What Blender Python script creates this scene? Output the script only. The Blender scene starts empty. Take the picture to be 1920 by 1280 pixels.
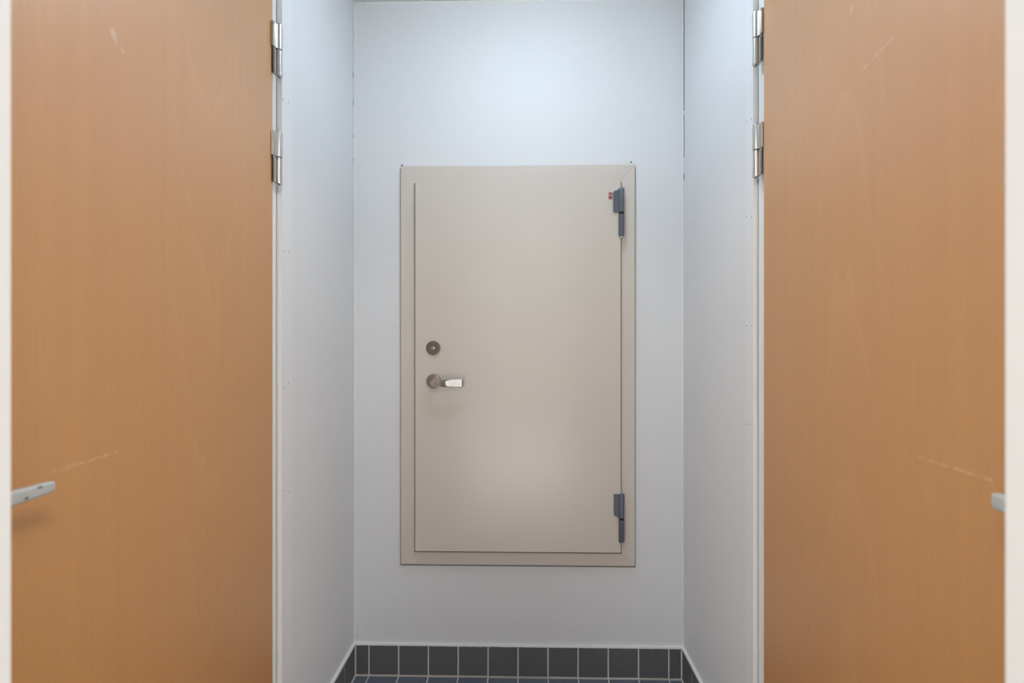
import bpy, bmesh, math, random
from mathutils import Vector, Matrix
random.seed(4)
C = bpy.context.scene.collection
SC = bpy.context.scene

# ------------------------------------------------------------------ camera, sky, lights, exposure
H = 1.129
cam_d = bpy.data.cameras.new('camera')
cam_d.sensor_width = 36.0
cam_d.lens = 18.75
cam_d.clip_start = 0.02
cam_d.dof.use_dof = True
cam_d.dof.focus_distance = 1.45
cam_d.dof.aperture_fstop = 4.2
cam = bpy.data.objects.new('camera', cam_d)
C.objects.link(cam)
cam.location = (0, 0, H)
cam.rotation_euler = (math.radians(90), 0, math.radians(1.23))
SC.camera = cam

world = bpy.data.worlds.new('sky')
SC.world = world
world.use_nodes = True
wn = world.node_tree.nodes
sky = wn.new('ShaderNodeTexSky')
sky.sky_type = 'NISHITA'
sky.sun_disc = False
sky.sun_elevation = math.radians(50)
sky.sun_rotation = math.radians(180)
world.node_tree.links.new(sky.outputs[0], wn['Background'].inputs[0])
wn['Background'].inputs[1].default_value = 0.25

def area(name, loc, size, power, col, shape='DISK', rot=(0, 0, 0), size_y=None, spread=180):
    l = bpy.data.lights.new(name, 'AREA')
    l.shape = shape
    l.size = size
    if size_y:
        l.size_y = size_y
    l.energy = power
    l.color = col
    l.spread = math.radians(spread)
    o = bpy.data.objects.new(name, l)
    o.location = loc
    o.rotation_euler = rot
    C.objects.link(o)
    return o

CEIL = 2.2815
LX, LY = 0.02, 1.20
LAMP_COLOUR, LAMP_STRENGTH = (0.625, 0.82, 1.0, 1), 25.5     # opal dome lamp, built below with the ceiling
area('room_lamp', (0.95, -0.85, 2.59), 0.60, 47.0, (1.0, 0.975, 0.945), 'SQUARE')  # pair of unseen fill panels, added to brighten the doorway jambs
area('room_lamp', (-0.95, -0.85, 2.59), 0.60, 47.0, (1.0, 0.975, 0.945), 'SQUARE')
sun_d = bpy.data.lights.new('sun', 'SUN')
sun_d.energy = 38.0
sun_d.color = (1.0, 0.97, 0.93)
sun_d.angle = math.radians(0.6)
sun = bpy.data.objects.new('sun', sun_d)
C.objects.link(sun)
sun.rotation_euler = (math.radians(40), 0, 0)      # added: enters by the rear window, its floor patch glows in the hatch
SC.view_settings.view_transform = 'Standard'
SC.view_settings.look = 'None'
SC.view_settings.gamma = 1.0
SC.view_settings.use_curve_mapping = False
SC.view_settings.exposure = 0.09

# ------------------------------------------------------------------ helpers
def lin(r, g, b):
    f = lambda v: (v / 255 / 12.92) if v / 255 <= 0.04045 else ((v / 255 + 0.055) / 1.055) ** 2.4
    return (f(r), f(g), f(b), 1)

class NT:
    def __init__(s, name):
        s.m = bpy.data.materials.new(name)
        s.m.use_nodes = True
        s.t = s.m.node_tree
        s.b = s.t.nodes['Principled BSDF']
    def n(s, typ, **kw):
        x = s.t.nodes.new(typ)
        for k, v in kw.items():
            setattr(x, k, v)
        return x
    def l(s, a, b):
        s.t.links.new(a, b)
    def math(s, op, a, b=None, c=None, clamp=False):
        x = s.n('ShaderNodeMath', operation=op, use_clamp=clamp)
        for i, v in enumerate((a, b, c)):
            if v is None:
                continue
            if isinstance(v, (int, float)):
                x.inputs[i].default_value = v
            else:
                s.l(v, x.inputs[i])
        return x.outputs[0]
    def mix(s, fac, a, b):
        x = s.n('ShaderNodeMix', data_type='RGBA')
        for i, v in ((0, fac), (6, a), (7, b)):
            if isinstance(v, (int, float, tuple)):
                x.inputs[i].default_value = v
            else:
                s.l(v, x.inputs[i])
        return x.outputs[2]
    def coord(s):
        return s.n('ShaderNodeTexCoord').outputs['Object']
    def noise(s, co, scale=(1, 1, 1), sc=1.0, detail=3, rough=0.5, dist=0.0):
        mp = s.n('ShaderNodeMapping')
        s.l(co, mp.inputs[0])
        mp.inputs['Scale'].default_value = scale
        x = s.n('ShaderNodeTexNoise')
        s.l(mp.outputs[0], x.inputs['Vector'])
        x.inputs['Scale'].default_value = sc
        x.inputs['Detail'].default_value = detail
        x.inputs['Roughness'].default_value = rough
        x.inputs['Distortion'].default_value = dist
        return x.outputs['Fac']
    def bump(s, h, strength, dist=0.001):
        x = s.n('ShaderNodeBump')
        x.inputs['Strength'].default_value = strength
        x.inputs['Distance'].default_value = dist
        s.l(h, x.inputs['Height'])
        s.l(x.outputs[0], s.b.inputs['Normal'])
    def set(s, **kw):
        for k, v in kw.items():
            s.b.inputs[k.replace('_', ' ')].default_value = v
        return s

def simple(name, col, rough=0.5, metal=0.0, spec=0.5, vary=0.05, vscale=30, bump=0.0, bscale=300):
    t = NT(name)
    co = t.coord()
    nz = t.noise(co, sc=vscale, detail=4)
    a = tuple(max(0, v * (1 - vary)) for v in col[:3]) + (1,)
    b = tuple(min(1, v * (1 + vary)) for v in col[:3]) + (1,)
    t.l(t.mix(nz, a, b), t.b.inputs['Base Color'])
    t.set(Roughness=rough, Metallic=metal)
    t.b.inputs['Specular IOR Level'].default_value = spec
    if bump:
        t.bump(t.noise(co, sc=bscale, detail=2), bump, 0.0006)
    return t.m

def wood(name, u0, marks, arch):
    """beech veneer: fine streaks along z, faint cathedral arches, pale rubbed scratches (y, z pairs)"""
    t = NT(name)
    co = t.coord()
    sep = t.n('ShaderNodeSeparateXYZ')
    t.l(co, sep.inputs[0])
    y, z = sep.outputs[1], sep.outputs[2]
    streak = t.noise(co, (1, 70, 1.1), 1.0, 6, 0.6)
    pores = t.noise(co, (1, 420, 26), 1.0, 2, 0.5)
    broad = t.noise(co, (1, 5.5, 0.35), 1.0, 3, 0.5)
    wob = t.noise(co, (1, 9, 1.6), 1.0, 3, 0.55)
    u = t.math('SUBTRACT', y, u0)
    u2 = t.math('MULTIPLY', t.math('MULTIPLY', u, u), 105.0 * arch)
    ph = t.math('ADD', t.math('ADD', t.math('MULTIPLY', z, 3.4), u2), t.math('MULTIPLY', wob, 1.7))
    ring = t.math('FRACT', ph)
    ring = t.math('POWER', ring, 7.0)
    near = t.math('SUBTRACT', 1.0, t.math('MULTIPLY', t.math('ABSOLUTE', u), 5.2), clamp=True)
    ring = t.math('MULTIPLY', ring, near)
    col = t.mix(broad, WOOD_A, WOOD_B)
    col = t.mix(t.math('MULTIPLY', t.math('SUBTRACT', streak, 0.30, clamp=True), 0.34), col, WOOD_D)
    col = t.mix(t.math('MULTIPLY', t.math('SUBTRACT', pores, 0.5, clamp=True), 0.5), col, WOOD_D)
    col = t.mix(t.math('MULTIPLY', ring, 0.26), col, WOOD_L)
    # rubbed marks: distance to a segment, broken up by noise
    brk = t.noise(co, (1, 62, 9), 1.0, 2, 0.55)
    brk = t.math('MULTIPLY', t.math('SUBTRACT', brk, 0.38, clamp=True), 5.0, clamp=True)
    tot = None
    for (ya, za, yb, zb, w, k) in marks:
        dy, dz = yb - ya, zb - za
        L2 = dy * dy + dz * dz
        p = t.math('ADD', t.math('MULTIPLY', t.math('SUBTRACT', y, ya), dy / L2),
                   t.math('MULTIPLY', t.math('SUBTRACT', z, za), dz / L2), clamp=True)
        ey = t.math('SUBTRACT', t.math('SUBTRACT', y, ya), t.math('MULTIPLY', p, dy))
        ez = t.math('SUBTRACT', t.math('SUBTRACT', z, za), t.math('MULTIPLY', p, dz))
        d = t.math('SQRT', t.math('ADD', t.math('MULTIPLY', ey, ey), t.math('MULTIPLY', ez, ez)))
        mk = t.math('SUBTRACT', 1.0, t.math('MULTIPLY', d, 1.0 / w), clamp=True)
        mk = t.math('MULTIPLY', t.math('MULTIPLY', mk, 1.6, clamp=True), t.math('MULTIPLY', brk, k))
        tot = mk if tot is None else t.math('MAXIMUM', tot, mk)
    col = t.mix(tot, col, lin(222, 190, 158))
    t.l(col, t.b.inputs['Base Color'])
    t.set(Roughness=0.55)
    t.b.inputs['Coat Weight'].default_value = 1.0
    t.b.inputs['Coat Roughness'].default_value = 0.38
    t.b.inputs['Coat IOR'].default_value = 2.1
    t.bump(t.math('ADD', pores, streak), 0.06, 0.0004)
    return t.m

WOOD_A = lin(194, 135, 66)
WOOD_B = lin(204, 144, 73)
WOOD_D = lin(145, 92, 39)
WOOD_L = lin(214, 164, 104)

M = {}
M['wall'] = simple('white_wall_paint', (0.775, 0.778, 0.785, 1), 0.60, vary=0.012, vscale=3, bump=0.10, bscale=260)
M['ceiling'] = simple('ceiling_paint', (0.74, 0.74, 0.73, 1), 0.8, vary=0.02)
M['trim'] = simple('white_gloss_trim', (0.70, 0.702, 0.695, 1), 0.35, vary=0.015, vscale=6)
M['frame'] = simple('door_frame_paint', (0.80, 0.795, 0.775, 1), 0.32, vary=0.015, vscale=6)
M['casing'] = simple('casing_paint', (0.80, 0.80, 0.805, 1), 0.40, vary=0.01)
M['caulk'] = simple('caulk', (0.84, 0.83, 0.81, 1), 0.5, vary=0.06, vscale=60)
M['grout'] = simple('grout', lin(226, 221, 213), 0.85, vary=0.10, vscale=50)
M['tile'] = simple('charcoal_tile', lin(100, 101, 102), 0.42, vary=0.10, vscale=90, bump=0.10, bscale=500)
M['floor_tile'] = simple('slate_blue_floor_tile', lin(104, 110, 122), 0.40, vary=0.10, vscale=90, bump=0.10, bscale=500)
M['room_floor'] = simple('pale_linoleum', lin(205, 201, 194), 0.35, vary=0.06, vscale=12)
M['steel'] = simple('beige_steel_paint', lin(215, 206, 196), 0.27, spec=0.85, vary=0.012, vscale=8, bump=0.05, bscale=420)
M['hinge_dark'] = simple('dark_grey_hinge', lin(102, 108, 116), 0.36, metal=0.35, vary=0.08, vscale=120)
M['black'] = simple('black_gap', (0.012, 0.012, 0.012, 1), 0.6)
M['pin'] = simple('bright_pin', lin(205, 202, 195), 0.25, metal=0.9)
M['satin'] = simple('satin_steel', lin(200, 198, 194), 0.30, metal=0.95, vary=0.05, vscale=80)
M['flange'] = simple('dull_steel', lin(186, 178, 168), 0.45, metal=0.35)
M['nickel'] = simple('nickel_lock', lin(120, 112, 104), 0.30, metal=0.85, vary=0.05, vscale=150)
M['chrome'] = simple('chrome', lin(182, 180, 180), 0.06, metal=1.0, vary=0.01)
M['rose'] = simple('polished_rose', lin(146, 138, 130), 0.30, metal=0.95, vary=0.02)
M['nail'] = simple('nail_head', lin(92, 90, 92), 0.5, metal=0.3)
M['red'] = simple('sticker_red', lin(150, 52, 70), 0.45)
M['pink'] = simple('sticker_pale', lin(216, 152, 168), 0.45)
M['lamp_white'] = simple('lamp_housing', (0.85, 0.85, 0.85, 1), 0.4)
M['crack'] = simple('crack_shadow', lin(96, 96, 98), 0.9)

def mk_alu(name, dents=()):
    """satin aluminium; dents are dark worn spots at (y, z) of the lever"""
    t = NT(name)
    co = t.coord()
    n1 = t.noise(co, (1, 1, 1), 240, 2, 0.5)
    col = t.mix(n1, lin(196, 200, 198), lin(212, 214, 212))
    sep = t.n('ShaderNodeSeparateXYZ')
    t.l(co, sep.inputs[0])
    for y, z, ry, rz in dents:
        dy = t.math('DIVIDE', t.math('SUBTRACT', sep.outputs[1], y), ry)
        dz = t.math('DIVIDE', t.math('SUBTRACT', sep.outputs[2], z), rz)
        d = t.math('SQRT', t.math('ADD', t.math('MULTIPLY', dy, dy), t.math('MULTIPLY', dz, dz)))
        k = t.math('MULTIPLY', t.math('SUBTRACT', 1.15, t.math('ADD', d, t.math('MULTIPLY', n1, 0.3)), clamp=True), 1.3, clamp=True)
        col = t.mix(k, col, lin(92, 88, 86))
    t.l(col, t.b.inputs['Base Color'])
    t.set(Metallic=0.45, Roughness=0.40)
    return t.m
M['alu'] = mk_alu('satin_aluminium')
M['alu_worn'] = mk_alu('worn_aluminium', ((0.083, 0.0042, 0.0050, 0.0018), (0.067, -0.0030, 0.0028, 0.0028)))

def mk_glass(name, col, rough, alpha, fres=1.0):
    t = NT(name)
    out = [n for n in t.t.nodes if n.type == 'OUTPUT_MATERIAL'][0]
    tr = t.n('ShaderNodeBsdfTransparent')
    tr.inputs[0].default_value = col
    gl = t.n('ShaderNodeBsdfGlossy')
    gl.inputs['Roughness'].default_value = rough
    gl.inputs[0].default_value = (0.95, 0.95, 0.95, 1)
    lw = t.n('ShaderNodeLayerWeight')
    lw.inputs[0].default_value = 0.5
    fr = t.math('ADD', 0.04, t.math('MULTIPLY', t.math('POWER', lw.outputs['Facing'], 5.0), 0.9))
    mx = t.n('ShaderNodeMixShader')
    t.l(t.math('ADD', t.math('MULTIPLY', fr, fres), alpha, clamp=True), mx.inputs[0])
    t.l(tr.outputs[0], mx.inputs[1])
    t.l(gl.outputs[0], mx.inputs[2])
    t.l(mx.outputs[0], out.inputs[0])
    return t.m
M['glass'] = mk_glass('window_glass', (0.97, 0.98, 0.98, 1), 0.02, 0.0)
M['film'] = mk_glass('clear_plastic_film', (0.95, 0.945, 0.93, 1), 0.30, 0.05, 0.35)

def put(bm, name, mat, parent=None, smooth=False, loc=None, bevel=0.0, seg=1):
    if bevel:
        bmesh.ops.bevel(bm, geom=[e for e in bm.edges if e.is_manifold and e.calc_face_angle(0) > 0.6],
                        offset=bevel, segments=seg, affect='EDGES', profile=0.5)
    bmesh.ops.recalc_face_normals(bm, faces=bm.faces)
    me = bpy.data.meshes.new(name)
    bm.to_mesh(me)
    bm.free()
    if smooth:
        me.shade_smooth()
        me.set_sharp_from_angle(angle=math.radians(35))
    for m in (mat if isinstance(mat, (list, tuple)) else [mat]):
        me.materials.append(m)
    o = bpy.data.objects.new(name, me)
    C.objects.link(o)
    if parent:
        o.parent = parent
    if loc:
        o.location = loc
    return o

def box(bm, x0, x1, y0, y1, z0, z1, mi=0):
    vs = [bm.verts.new((x, y, z)) for x in (x0, x1) for y in (y0, y1) for z in (z0, z1)]
    for f in ((0, 1, 3, 2), (4, 6, 7, 5), (0, 4, 5, 1), (2, 3, 7, 6), (0, 2, 6, 4), (1, 5, 7, 3)):
        bm.faces.new([vs[i] for i in f]).material_index = mi
    return bm

def bx(*a):
    return box(bmesh.new(), *a)

def lathe(bm, prof, n=24, axis='Z', c=(0, 0, 0)):
    """prof: (radius, height) pairs, closed at both ends"""
    rings = []
    for r, h in prof:
        ring = []
        for i in range(n):
            a = 2 * math.pi * i / n
            p = (r * math.cos(a), r * math.sin(a), h)
            if axis == 'Y':      # height grows towards -y
                p = (p[0], -h, p[1])
            elif axis == 'X':
                p = (h, p[0], p[1])
            ring.append(bm.verts.new((p[0] + c[0], p[1] + c[1], p[2] + c[2])))
        rings.append(ring)
    for a, b in zip(rings, rings[1:]):
        for i in range(n):
            bm.faces.new((a[i], a[(i + 1) % n], b[(i + 1) % n], b[i]))
    bm.faces.new(rings[0])
    bm.faces.new(rings[-1])
    return bm

def prism(bm, pts, axis, a0, a1):
    """extrude a 2-D outline along an axis; pts are the other two coordinates in order"""
    def v(p, a):
        return {'X': (a, p[0], p[1]), 'Y': (p[0], a, p[1]), 'Z': (p[0], p[1], a)}[axis]
    A = [bm.verts.new(v(p, a0)) for p in pts]
    B = [bm.verts.new(v(p, a1)) for p in pts]
    n = len(pts)
    bm.faces.new(A)
    bm.faces.new(B)
    for i in range(n):
        bm.faces.new((A[i], A[(i + 1) % n], B[(i + 1) % n], B[i]))
    return bm

def loft(bm, secs, n=28):
    """secs: (centre, side vector, up vector, exponent); rounded-rectangle cross sections"""
    rings = []
    for c, s, u, e in secs:
        ring = []
        for i in range(n):
            a = 2 * math.pi * (i + 0.5) / n
            ca, sa = math.cos(a), math.sin(a)
            ring.append(bm.verts.new(Vector(c) + Vector(s) * (math.copysign(abs(ca) ** (2 / e), ca))
                                     + Vector(u) * (math.copysign(abs(sa) ** (2 / e), sa))))
        rings.append(ring)
    for a, b in zip(rings, rings[1:]):
        for i in range(n):
            bm.faces.new((a[i], a[(i + 1) % n], b[(i + 1) % n], b[i]))
    bm.faces.new(rings[0])
    bm.faces.new(rings[-1])
    return bm

def root(name, loc, label=None, cat=None, kind=None, group=None):
    o = bpy.data.objects.new(name, None)
    o.empty_display_size = 0.1
    o.location = loc
    C.objects.link(o)
    if label: o['label'] = label
    if cat: o['category'] = cat
    if kind: o['kind'] = kind
    if group: o['group'] = group
    return o

def struct(o):
    o['kind'] = 'structure'
    return o

# ------------------------------------------------------------------ room shell
XL, XR, YB = -0.577, 0.537, 1.80
YF0, YF1 = 0.25, 0.35           # wall with the doorway the photograph is taken through
DOOR_H = 2.078
bm = bx(-2.0, 2.0, -2.6, YF1, -0.12, 0.0, 0)
box(bm, -0.80, 0.80, YF1, YB + 0.1, -0.12, -0.0022, 1)
floor = struct(put(bm, 'floor', [M['room_floor'], M['grout']]))
bm = bx(-2.0, 2.0, -2.6, YF1, 2.60, 2.70)
box(bm, -0.80, 0.80, YF1, YB + 0.1, CEIL, 2.70)
ceiling = struct(put(bm, 'ceiling', M['ceiling']))

wall_back = struct(put(bx(XL - 0.1, XR + 0.1, YB, YB + 0.12, 0, CEIL), 'wall_back', M['wall']))

def side_wall(name, x, s):
    """s=-1 left, +1 right; x = face towards the vestibule. An opening is left for the wooden door."""
    a, b = sorted((x, x + s * 0.12))
    bm = bx(a, b, 1.2424, YB, 0, CEIL)
    box(bm, a, b, YF1, 0.386, 0, CEIL)
    box(bm, a, b, 0.386, 1.2424, DOOR_H + 0.045, CEIL)
    return struct(put(bm, name, M['wall']))
wall_left = side_wall('wall_left', XL, -1)
wall_right = side_wall('wall_right', XR, 1)

JL, JR = -0.3434, 0.3101
bm = bx(-2.0, JL - 0.03, YF0, YF1, 0, 2.60)
box(bm, JR + 0.03, 2.0, YF0, YF1, 0, 2.60)
box(bm, JL - 0.03, JR + 0.03, YF0, YF1, DOOR_H + 0.03, 2.60)
struct(put(bm, 'wall_front', M['wall']))
struct(put(bx(JL - 0.03, JL, YF0 - 0.01, YF1, 0, DOOR_H), 'trim_1', M['trim'], bevel=0.002))
struct(put(bx(JR, JR + 0.03, YF0 - 0.01, YF1, 0, DOOR_H), 'trim_2', M['trim'], bevel=0.002))
struct(put(bx(JL - 0.03, JR + 0.03, YF0 - 0.01, YF1, DOOR_H, DOOR_H + 0.03), 'trim_3', M['trim'], bevel=0.002))

# the room the camera stands in: rear wall with an unseen window added for the sun, two side walls
bm = bx(-2.0, -0.7, -2.6, -2.48, 0, 2.6)
box(bm, 0.6, 2.0, -2.6, -2.48, 0, 2.6)
box(bm, -0.7, 0.6, -2.6, -2.48, 0, 0.85)
box(bm, -0.7, 0.6, -2.6, -2.48, 2.15, 2.6)
struct(put(bm, 'wall_rear', M['wall']))
struct(put(bx(-2.1, -2.0, -2.6, YF1, 0, 2.6), 'wall_room_left', M['wall']))
struct(put(bx(2.0, 2.1, -2.6, YF1, 0, 2.6), 'wall_room_right', M['wall']))
win = root('window_1', (-0.05, -2.54, 0.85), kind='structure')
bm = bmesh.new()
for a in ((-0.65, -0.59, 0, 1.3), (0.59, 0.65, 0, 1.3), (-0.59, 0.59, 0, 0.06), (-0.59, 0.59, 1.24, 1.3)):
    box(bm, a[0], a[1], -0.03, 0.03, a[2], a[3])
wf = put(bm, 'frame', M['frame'], win)  # frame of the added window
put(bx(-0.59, 0.59, -0.004, 0.004, 0.06, 1.24), 'pane', M['glass'], win)

# opal dome lamp on the vestibule's ceiling
def mk_lamp():
    t = NT('lit_opal_glass')
    t.b.inputs['Emission Color'].default_value = LAMP_COLOUR
    t.b.inputs['Emission Strength'].default_value = LAMP_STRENGTH
    return t.m
put(lathe(bmesh.new(), [(0.150, 0.0), (0.150, -0.018), (0.142, -0.022)], 40), 'lamp_rim', M['lamp_white'], ceiling, True, (LX, LY, CEIL))
put(lathe(bmesh.new(), [(0.138, -0.0225), (0.136, -0.034), (0.128, -0.050), (0.110, -0.066), (0.080, -0.079), (0.040, -0.087), (0.004, -0.089)], 40),
    'lamp_dome', mk_lamp(), ceiling, True, (LX, LY, CEIL))

# caulk beads in the corners
def wobble_strip(pts, w, h, nrm, side, name, mat, parent, amp=0.0006, step=0.02):
    """raised bead along the segment pts[0]->pts[1]: w wide along `side`, h proud along `nrm`"""
    a, b = Vector(pts[0]), Vector(pts[1])
    nrm, side = Vector(nrm), Vector(side)
    k = max(2, int((b - a).length / step))
    bm = bmesh.new()
    prev = None
    for i in range(k + 1):
        p = a.lerp(b, i / k)
        j0, j1 = random.uniform(-amp, amp), random.uniform(-amp, amp)
        q = [p + side * j0 * 0.4, p + nrm * h + side * (w * 0.2), p + nrm * h + side * (w * 0.75), p + side * (w + j1)]
        q = [bm.verts.new(v) for v in q]
        if prev:
            for c in range(3):
                bm.faces.new((prev[c], prev[c + 1], q[c + 1], q[c]))
            bm.faces.new((prev[3], prev[0], q[0], q[3]))
        else:
            bm.faces.new(q)
        prev = q
    bm.faces.new(prev)
    return put(bm, name, mat, parent, True)

wobble_strip(((XL, YB, 0.108), (XL, YB, CEIL)), 0.006, 0.0016, (0, -1, 0), (1, 0, 0), 'caulk', M['caulk'], wall_back)
wobble_strip(((XR, YB, 0.108), (XR, YB, CEIL)), 0.005, 0.0012, (0, -1, 0), (-1, 0, 0), 'caulk', M['caulk'], wall_back)
wobble_strip(((XL, YB, CEIL), (XR, YB, CEIL)), 0.006, 0.0016, (0, -1, 0), (0, 0, -1), 'caulk', M['caulk'], wall_back)
# the paint has cracked open along the right corner
for z0, z1, w in ((1.90, 2.27, 0.0014), (1.745, 1.888, 0.0010), (1.67, 1.69, 0.0014)):
    put(bx(XR - 0.0004, XR, YB - 0.0085, YB - 0.0085 + w * 4.0, z0, z1), 'crack', M['crack'], wall_right)
for z0, z1 in ((2.02, 2.04), (1.93, 1.945), (1.82, 1.83), (1.74, 1.75)):
    put(bx(XL, XL + 0.0004, YB - 0.007, YB - 0.0045, z0, z1), 'crack', M['crack'], wall_left)
# small nail heads above the hatch
for x, z, r in ((-0.4113, 1.7258, 0.0029), (0.361, 1.7311, 0.0027), (0.3485, 1.7305, 0.0010)):
    put(lathe(bmesh.new(), [(r, -0.0005), (r, 0.0012), (r * 0.5, 0.002)], 12, 'Y'), 'nail', M['nail'], wall_back, True, (x, YB, z))
for x, z in ((-0.5645, 0.1635), (-0.5645, 0.138), (-0.5642, 0.129), (-0.5645, 0.121)):
    put(lathe(bmesh.new(), [(0.0012, -0.0005), (0.0012, 0.0006), (0.0006, 0.001)], 8, 'Y'), 'nail', M['nail'], wall_back, True, (x, YB, z))

# ------------------------------------------------------------------ tiles
def tile_mesh(w, h, t=0.0072):
    """tile lying in its local XZ plane, facing -y, lower left corner at the origin"""
    bm = bx(0, w, -t, 0, 0, h)
    top = [e for e in bm.edges if all(v.co.y < -t + 1e-6 for v in e.verts)]
    bmesh.ops.bevel(bm, geom=top, offset=0.0009, segments=1, affect='EDGES')
    bmesh.ops.recalc_face_normals(bm, faces=bm.faces)
    me = bpy.data.meshes.new('tile')
    bm.to_mesh(me)
    bm.free()
    return me
_cache = {}
def tile(parent, w, h, loc, rot, mat):
    k = (round(w, 4), round(h, 4), mat)
    if k not in _cache:
        _cache[k] = tile_mesh(w, h)
        _cache[k].materials.append(M[mat])
    o = bpy.data.objects.new('tile', _cache[k])
    o.location = loc
    o.rotation_euler = rot
    o.parent = parent
    C.objects.link(o)
    return o

J = 0.0042                                  # joint width
joints = [-0.5679, -0.5223, -0.4215, -0.3207, -0.2199, -0.1191, -0.0183, 0.0825, 0.1833, 0.2841, 0.3849, 0.4857, 0.5279]
SK0, SK1 = 0.0038, 0.1026                   # skirting tiles, bottom and top
bb = struct(put(bx(XL, XR, YB - 0.0065, YB, 0, SK1 + 0.002), 'baseboard_back', M['grout']))
for a, b in zip(joints, joints[1:]):
    tile(bb, b - a - J, SK1 - SK0, (a + J / 2, YB - 0.0005 + random.uniform(-0.0003, 0.0003), SK0 + random.uniform(-0.0004, 0.0004)),
         (0, random.uniform(-0.003, 0.003), 0), 'tile')
wobble_strip(((XL, YB - 0.0078, SK1 - 0.001), (XR, YB - 0.0078, SK1 - 0.001)), 0.0066, 0.0012, (0, -1, 0), (0, 0, 1), 'caulk', M['caulk'], bb, 0.0012, 0.012)
put(bx(XL, XR, YB - 0.0082, YB, SK1 + 0.0005, SK1 + 0.0062), 'ledge', M['caulk'], bb, bevel=0.0015)
for side, x, s in (('left', XL, 1), ('right', XR, -1)):
    y_end = 1.295 if s == 1 else 1.286
    a, b = sorted((x, x + s * 0.0065))
    bs = struct(put(bx(a, b, y_end, YB - 0.0073, 0, SK1 + 0.002), 'baseboard_' + side, M['grout']))
    y = YB - 0.0078
    while y > y_end + 0.01:
        w = min(0.1008, y - y_end)
        # rotate so that the tile's face looks into the niche
        if s == 1:
            tile(bs, w - J, SK1 - SK0, (x + 0.0005, y - w + J / 2, SK0), (0, 0, math.radians(90)), 'tile')
        else:
            tile(bs, w - J, SK1 - SK0, (x - 0.0005, y - J / 2, SK0), (0, 0, math.radians(-90)), 'tile')
        y -= w
    a, b = sorted((x, x + s * 0.0085))
    put(bx(a, b, y_end, YB - 0.0085, SK1 + 0.0003, SK1 + 0.0062), 'ledge', M['caulk'], bs, bevel=0.002)
    wobble_strip(((x + s * 0.0078, y_end, SK1 - 0.001), (x + s * 0.0078, YB - 0.008, SK1 - 0.001)), 0.0066, 0.0012, (s, 0, 0), (0, 0, 1), 'caulk', M['caulk'], bs, 0.0012, 0.012)

fx = [joints[0]] + joints[1:-1] + [joints[-1]]
y = YB - 0.0085
while y > YF1 + 0.005:
    h = min(0.1008, y - YF1 - 0.002)
    for a, b in zip(fx, fx[1:]):
        tile(floor, b - a - J, h - J, (a + J / 2, y - h + J / 2, -0.0072 + random.uniform(-0.0003, 0.0002)), (math.radians(-90), 0, 0), 'floor_tile').rotation_euler = (math.radians(-90), 0, 0)
    y -= h

# ------------------------------------------------------------------ wooden side doors
def hinge_pair(parent, s, loc, film, name='hinge'):
    """lift-off hinge; local frame: s = towards the vestibule, y into the picture, z up; origin = knuckle axis, mid height"""
    r = 0.0079
    hu, hl = 0.062, 0.058
    body = put(lathe(bmesh.new(), [(r * 0.8, 0.001), (r, 0.0022), (r, hu - 0.005), (r * 0.93, hu - 0.0022), (r * 0.55, hu)], 24), name, M['satin'], parent, True, loc)
    lo = put(lathe(bmesh.new(), [(r * 0.55, -hl - 0.0022), (r * 1.06, -hl - 0.0012), (r * 1.06, -hl + 0.0042), (r * 0.96, -hl + 0.0046), (r * 0.96, -0.0010), (r * 0.8, 0.0)], 24), 'lower_barrel', M['satin'], body, True)
    # leaf plate that wraps from the knuckle on to the door's face
    y0, y1 = -0.0235, 0.0
    xs = lambda v: v * s
    pts = [(xs(0.0010), y1), (xs(0.0012), -0.0085), (xs(-0.0012), -0.0130), (xs(-0.0015), y0), (xs(-0.0066), y0), (xs(-0.0066), y1)]
    put(prism(bmesh.new(), pts, 'Z', 0.0012, hu - 0.006), 'leaf_plate', M['satin'], body, bevel=0.0006)
    pts = [(xs(-0.0020), -0.0090), (xs(-0.0020), -0.0150), (xs(-0.0080), -0.0150), (xs(-0.0080), -0.0090)]
    put(prism(bmesh.new(), pts, 'Z', -hl, -0.0035), 'lower_flange', M['flange'], body, bevel=0.0005)
    pts = [(xs(-0.0056), -0.0150), (xs(-0.0056), -0.0195), (xs(-0.0066), -0.0195), (xs(-0.0066), -0.0150)]
    put(prism(bmesh.new(), pts, 'Z', -hl, 0.0), 'recess', M['black'], body)
    put(bx(-0.0008, 0.0008, -r * 0.9, r * 0.9, -hl - 0.0030, -hl - 0.0016), 'slot', M['black'], lo)
    if film:
        bm = bmesh.new()
        k = 8
        prev = None
        for i in range(k + 1):
            y = 0.002 - 0.036 * i / k
            x = 0.0086 - 0.0075 * min(1, i / 4) - 0.0012 * max(0, (i - 4) / 4)
            q = [bm.verts.new((xs(x), y, 0.0005)), bm.verts.new((xs(x + 0.0006), y + 0.0012 * math.sin(i), 0.055))]
            if prev:
                bm.faces.new((prev[0], prev[1], q[1], q[0]))
            prev = q
        put(bm, 'plastic_film', M['film'], body, True)
    return body

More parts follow.
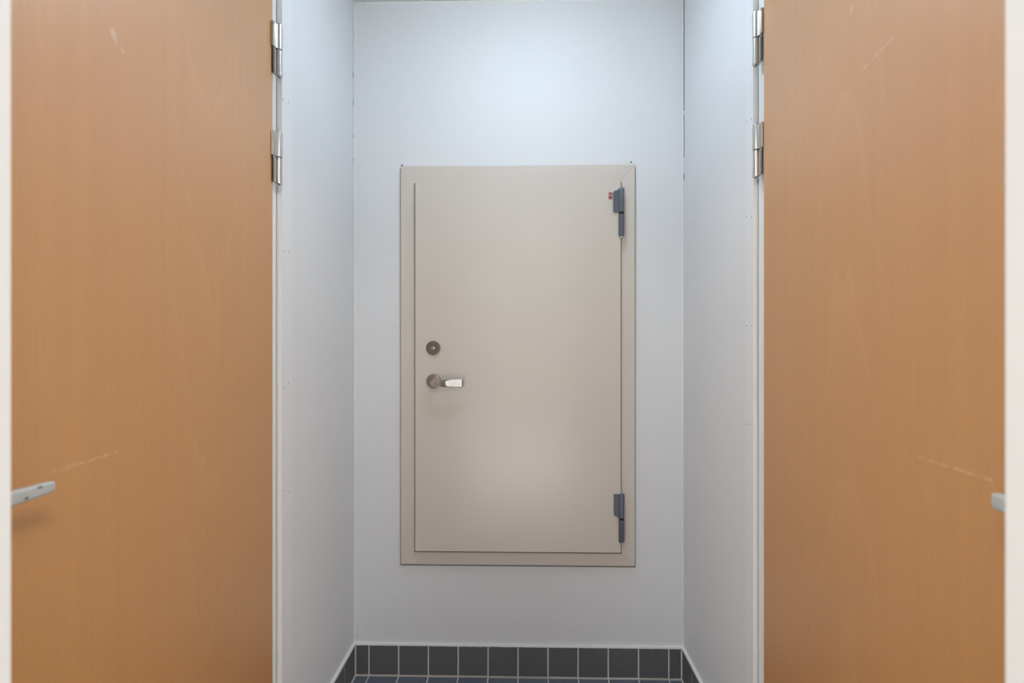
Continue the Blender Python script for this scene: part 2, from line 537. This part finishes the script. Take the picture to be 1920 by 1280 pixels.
def side_door(name, label, xface, s, yh, casing_x, casing_y1, frame_x, hinges, film_flags, nails, lever, wmat, knuckle_y, knuckle_x):
    """s: +1 when the vestibule lies towards +x of the door"""
    r = root(name, (xface, yh, 0), label, 'door', 'structure')
    yl = 0.43
    leaf = put(bx(*sorted((-s * 0.04, 0.0)), yl - yh, 0.0, 0.006, DOOR_H - 0.003), 'leaf', wmat, r, bevel=0.0012)
    # frame: two posts and a head, faces set back behind the leaf's face
    a, b = sorted((frame_x - xface, frame_x - xface - s * 0.10))
    bm = bx(a, b, 0.0015, 1.2424 - yh, 0, DOOR_H + 0.045)
    put(bm, 'frame_post', M['frame'], r)
    put(bx(a, b, 0.388 - yh, yl - yh - 0.002, 0, DOOR_H + 0.045), 'frame_post', M['frame'], r)
    put(bx(a, b, yl - yh - 0.002, 0.0015, DOOR_H, DOOR_H + 0.045), 'frame_head', M['frame'], r)
    # narrow groove between frame and casing
    g0, g1 = sorted((frame_x - xface, frame_x - xface + s * 0.0004))
    put(bx(g0, g1, 1.2414 - yh, 1.2420 - yh, 0, DOOR_H), 'groove', M['crack'], r)
    # casing boards on the wall, both sides and head
    wall_x = XL if s == 1 else XR
    a, b = sorted((frame_x - xface, casing_x - xface))
    cs = put(bx(a, b, 1.2424 - yh, casing_y1 - yh, 0, DOOR_H + 0.095), 'casing', M['casing'], r, bevel=0.0015)
    put(bx(a, b, 0.352 - yh, 0.386 - yh, 0, DOOR_H + 0.095), 'casing', M['casing'], r, bevel=0.0015)
    put(bx(a, b, 0.386 - yh, 1.2424 - yh, DOOR_H + 0.0455, DOOR_H + 0.095), 'casing', M['casing'], r, bevel=0.0015)
    for y, z in nails:
        o = put(lathe(bmesh.new(), [(0.0014, -0.0003), (0.0014, 0.0004), (0.0007, 0.0007)], 10, 'X'), 'nail', M['nail'], cs, True, (casing_x - xface, y - yh, z))
        if s == -1:
            o.rotation_euler = (0, 0, math.pi)
    for z, fl in zip(hinges, film_flags):
        hinge_pair(r, s, (knuckle_x - xface, knuckle_y - yh, z), fl)
    # lever handle: rose, neck and lever pointing back towards the hinges
    ly, lz, tip_y, lx, h0, h1 = lever
    hd = put(lathe(bmesh.new(), [(0.025, 0), (0.026, 0.002), (0.026, 0.006), (0.0235, 0.008), (0.011, 0.0085)], 32, 'X'), 'handle', M['alu'], r, True, (0, ly - yh, lz))
    if s == -1:
        hd.rotation_euler = (0, math.pi, 0)
    X = abs(lx - xface)
    L = tip_y - ly
    secs = []
    for t_ in range(7):                       # neck, then a quarter turn, then the grip
        a = math.radians(90 * t_ / 6)
        R = 0.014
        c = (X - R + R * math.sin(a), R - R * math.cos(a), 0)
        tn = Vector((math.cos(a), math.sin(a), 0))
        sd = Vector((-tn.y, tn.x, 0))
        secs.append((c, sd * 0.006, Vector((0, 0, 0.0085)), 3.0))
    secs.insert(0, ((0.006, 0, 0), Vector((0, 0.008, 0)), Vector((0, 0, 0.0085)), 2.2))
    for f, k in ((0.5, 0.5), (0.9, 0.9), (0.97, 1.0), (1.0, 1.0)):
        hh = h0 + (h1 - h0) * k
        end = 1.0 if f < 0.95 else (0.93 if f < 0.99 else 0.75)
        secs.append(((X, L * f, 0), Vector((-0.0055 * end, 0, 0)), Vector((0, 0, hh / 2 * (0.96 if f < 0.99 else 0.84))), 4.5))
    put(loft(bmesh.new(), secs), 'lever', M['alu_worn' if s == 1 else 'alu'], hd, True)
    return r

ZO = 0.009
wl = wood('beech_veneer_left', -0.24, [
    (0.6363 - 1.2025, 0.9708, 0.7385 - 1.2025, 0.9736, 0.0027, 0.5),
    (0.645 - 1.2025, 0.9712, 0.66 - 1.2025, 0.9716, 0.005, 0.35),
    (0.7316 - 1.2025, 1.5589, 0.7404 - 1.2025, 1.5467, 0.0085, 0.65),
    (0.7404 - 1.2025, 1.5467, 0.7505 - 1.2025, 1.5420, 0.003, 0.7)], -1.0)
wr = wood('beech_veneer_right', -0.30, [
    (0.7299 - 1.193, 0.9731, 0.6178 - 1.193, 0.9714, 0.0027, 0.5),
    (0.8458 - 1.193, 1.5560, 0.7796 - 1.193, 1.5660, 0.0036, 0.4),
    (0.8783 - 1.193, 1.6664, 0.8727 - 1.193, 1.6758, 0.0030, 0.8),
    (0.8204 - 1.193, 1.6385, 0.8107 - 1.193, 1.6480, 0.0034, 0.8)], 1.0)

side_door('door_1', 'beech veneer door with scuffed metal lever, left of the niche', -0.5714, 1, 1.2025, -0.5678, 1.297, -0.5814,
          (1.8595 - 0.0615 + 0.0005, 1.6076 - 0.0615 + 0.005, 0.19), (False, True, False),
          [(1.2481, 1.7011), (1.2795, 1.7076), (1.2509, 1.3424), (1.2795, 1.346), (1.2509, 1.0204), (1.2766, 1.0298), (1.2453, 0.777), (1.2795, 0.7661)],
          (0.485, 0.9665, 0.588, -0.530, 0.0205, 0.0130), wl, 1.2170, -0.5635)
side_door('door_2', 'beech veneer door with scratches near the top, right of the niche', 0.5325, -1, 1.193, 0.530, 1.285, 0.5423,
          (1.873 - 0.0615 + 0.003, 1.6194 - 0.0615 + 0.003, 0.19), (False, True, False),
          [(1.2516, 1.6461), (1.2783, 1.6509), (1.2813, 1.4248), (1.2516, 1.4179), (1.2783, 1.167), (1.2516, 1.1662), (1.2693, 0.9341), (1.2487, 0.9373)],
          (0.470, 0.9640, 0.5645, 0.490, 0.0205, 0.0185), wr, 1.2193, 0.5270)

# ------------------------------------------------------------------ steel hatch in the back wall
hx, hz = -0.0205, 0.379
hatch = root('steel_hatch', (hx, YB, hz), 'beige steel hatch door set in the white niche wall', 'hatch')
FX0, FX1, FZ0, FZ1 = -0.4135 - hx, 0.3723 - hx, 0.0, 1.7200 - hz - 0.0005
FW = 0.060                                    # width of the frame bars (the leaf overlaps their inner edge)
FD = 0.0130
def frame_bar(pts, gap_axis=None):
    bm = prism(bmesh.new(), pts, 'Y', -FD, 0)
    # only the outer front edge is rounded
    def outer(v):
        return abs(v.co.y + FD) < 1e-6 and (min(abs(v.co.x - FX0), abs(v.co.x - FX1)) < 0.0012 or min(abs(v.co.z - FZ0), abs(v.co.z - FZ1)) < 0.0012)
    ed = [e for e in bm.edges if all(outer(v) for v in e.verts)]
    bmesh.ops.bevel(bm, geom=ed, offset=0.0028, segments=2, affect='EDGES', profile=0.5)
    return put(bm, 'frame_bar', M['steel'], hatch)
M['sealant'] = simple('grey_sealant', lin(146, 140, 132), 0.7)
put(bx(FX0 - 0.0042, FX1 + 0.0042, -0.0012, 0.001, FZ0 - 0.0082, FZ1 - 0.004), 'sealant', M['sealant'], hatch)  # darker strip around the frame, painted shade where it meets the wall
g = 0.00025
frame_bar([(FX0, FZ0), (FX0 + FW, FZ0 + FW), (FX0 + FW, FZ1 - FW), (FX0, FZ1)])
frame_bar([(FX1, FZ0 + g), (FX1, FZ1 - g), (FX1 - FW, FZ1 - FW - g), (FX1 - FW, FZ0 + FW + g)])
frame_bar([(FX0, FZ1), (FX0 + FW, FZ1 - FW), (FX1 - FW - g, FZ1 - FW), (FX1 - g, FZ1)])
frame_bar([(FX0, FZ0), (FX1 - g, FZ0), (FX1 - FW - g, FZ0 + FW), (FX0 + FW, FZ0 + FW)])
LX0, LX1, LZ0, LZ1 = -0.3608 - hx, 0.3217 - hx, 0.4306 - hz, 1.6678 - hz
LF = -0.0285                                  # front face of the leaf
leaf = put(bx(LX0, LX1, LF, -FD - 0.0016, LZ0, LZ1), 'door_leaf', M['steel'], hatch, bevel=0.0016, seg=2)
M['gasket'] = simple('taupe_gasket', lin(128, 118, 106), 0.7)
put(bx(LX0 - 0.0058, LX1 + 0.0052, -FD - 0.0008, -FD + 0.0008, LZ0 - 0.0092, LZ1 - 0.006), 'seal', M['gasket'], hatch)  # taupe band past the leaf's edges, its shadow line painted as colour

def hatch_hinge(z_top, upper, cx, name='hinge'):
    """barrel + plate welded to the leaf, pin barrel on the frame; origin at the gap"""
    cy = -0.0315
    r = 0.0097
    zt = z_top - hz
    hu, hl = 0.081, 0.078
    zg = zt - hu
    o = put(lathe(bmesh.new(), [(r * 0.86, 0.0025), (r, 0.004), (r, hu - 0.004), (r * 0.9, hu - 0.0008), (r * 0.6, hu)], 28), name, M['hinge_dark'], hatch, True, (cx, cy, zg))
    lb = put(lathe(bmesh.new(), [(r * 0.8, -hl), (r, -hl + 0.004), (r, -0.0062), (r * 0.9, -0.0052)], 28), 'pin_barrel', M['hinge_dark'], o, True)
    put(lathe(bmesh.new(), [(r * 0.88, -0.0056), (r * 0.88, 0.003)], 24), 'washer', M['black'], o, True)
    put(lathe(bmesh.new(), [(r * 0.35, -hl - 0.0065), (r * 0.72, -hl - 0.0045), (r * 0.72, -hl + 0.001)], 24), 'pin_end', M['pin'], lb, True)
    w = 0.0272 if upper else 0.0255
    if upper:
        pts = [(0, 0.005), (-w + 0.004, 0.0030), (-w + 0.001, 0.0045), (-w, 0.008), (-w, 0.0665), (-w + 0.0015, 0.0700), (-w + 0.006, 0.0722), (-0.008, 0.0768), (0, 0.078)]
    else:
        pts = [(0, 0.003), (-0.0095, 0.003), (-w + 0.005, 0.0085), (-w + 0.0015, 0.011), (-w, 0.0145), (-w, 0.0795), (0, 0.0795)]
    put(prism(bmesh.new(), pts, 'Y', -0.0040, 0.0060), 'hinge_plate', M['hinge_dark'], o, bevel=0.0014, seg=2)
    return o
hatch_hinge(1.6342, True, 0.3236 - hx)
hatch_hinge(0.6260, False, 0.3238 - hx)

# lock cylinder
lk = put(lathe(bmesh.new(), [(0.0236, -0.001), (0.0236, 0.0045), (0.0226, 0.0062), (0.0205, 0.0068), (0.0200, 0.0060), (0.0085, 0.0060), (0.0082, 0.0066)], 40, 'Y'), 'lock', M['nickel'], hatch, True, (-0.3002 - hx, LF, 1.1072 - hz))
put(lathe(bmesh.new(), [(0.0050, 0.0060), (0.0050, 0.0074), (0.0032, 0.0078)], 20, 'Y'), 'cylinder_plug', M['pin'], lk, True)
put(bx(-0.0010, 0.0022, -0.0083, -0.0070, -0.0030, 0.0030), 'keyhole', M['black'], lk)

# lever handle
hd = put(lathe(bmesh.new(), [(0.0240, -0.001), (0.0240, 0.0030), (0.0228, 0.0058), (0.0205, 0.0066), (0.0122, 0.0068), (0.0118, 0.0110), (0.0090, 0.0120)], 40, 'Y'), 'handle', M['rose'], hatch, True, (-0.2990 - hx, LF, 0.9970 - hz))
secs = [((0, -0.008, 0), (0.0098, 0, 0), (0, 0, 0.0098), 2.0), ((0, -0.024, 0), (0.0092, 0, 0), (0, 0, 0.0100), 2.2)]
R = 0.012
for t_ in range(1, 7):
    a = math.radians(96 * t_ / 6)
    tn = Vector((math.sin(a), -math.cos(a), 0))
    sd = Vector((-tn.y, tn.x, 0)) * (0.0092 - 0.0036 * t_ / 6)
    secs.append(((R - R * math.cos(a), -0.028 - R * math.sin(a), 0), sd, (0, 0, 0.0100 + 0.0008 * t_ / 6), 2.2 + 0.25 * t_))
for x, yy, hh, th, e in ((0.022, -0.0434, 0.0106, 0.0055, 4.0), (0.034, -0.0436, 0.0110, 0.0055, 4.5), (0.0555, -0.0437, 0.0114, 0.0052, 5.0),
                         (0.0590, -0.0434, 0.0119, 0.0050, 6.0), (0.0630, -0.0424, 0.0119, 0.0046, 7.0), (0.098, -0.0392, 0.0117, 0.0044, 7.0),
                         (0.1025, -0.0388, 0.0112, 0.0040, 6.0), (0.1040, -0.0386, 0.0096, 0.0030, 5.0)):
    secs.append(((x, yy, 0), Vector((0.04, 1, 0)).normalized() * th, (0, 0, hh), e))
put(loft(bmesh.new(), secs, 40), 'lever', M['chrome'], hd, True, (0, 0, -0.0036))

# small red approval sticker beside the upper hinge
sx, sz = 0.28805 - hx, 1.6106 - hz
st = put(bx(-0.0060, 0.0060, -0.0004, 0.0, -0.0082, 0.0112), 'sticker', M['red'], hatch, False, (sx, LF - 0.0001, sz))
bm = bmesh.new()
n = 24
for k in range(n):
    a0, a1 = 2 * math.pi * k / n, 2 * math.pi * (k + 1) / n
    q = [bm.verts.new((r * math.cos(a), -0.0006, 0.0022 + r * math.sin(a))) for r, a in ((0.0022, a0), (0.0050, a0), (0.0050, a1), (0.0022, a1))]
    bm.faces.new(q)
bmesh.ops.remove_doubles(bm, verts=bm.verts, dist=1e-6)
put(bm, 'ring_mark', M['pink'], st)
put(bx(-0.0060, 0.0060, -0.0006, -0.0002, -0.0118, -0.0088), 'base_band', simple('sticker_band', lin(168, 120, 124), 0.5), st)
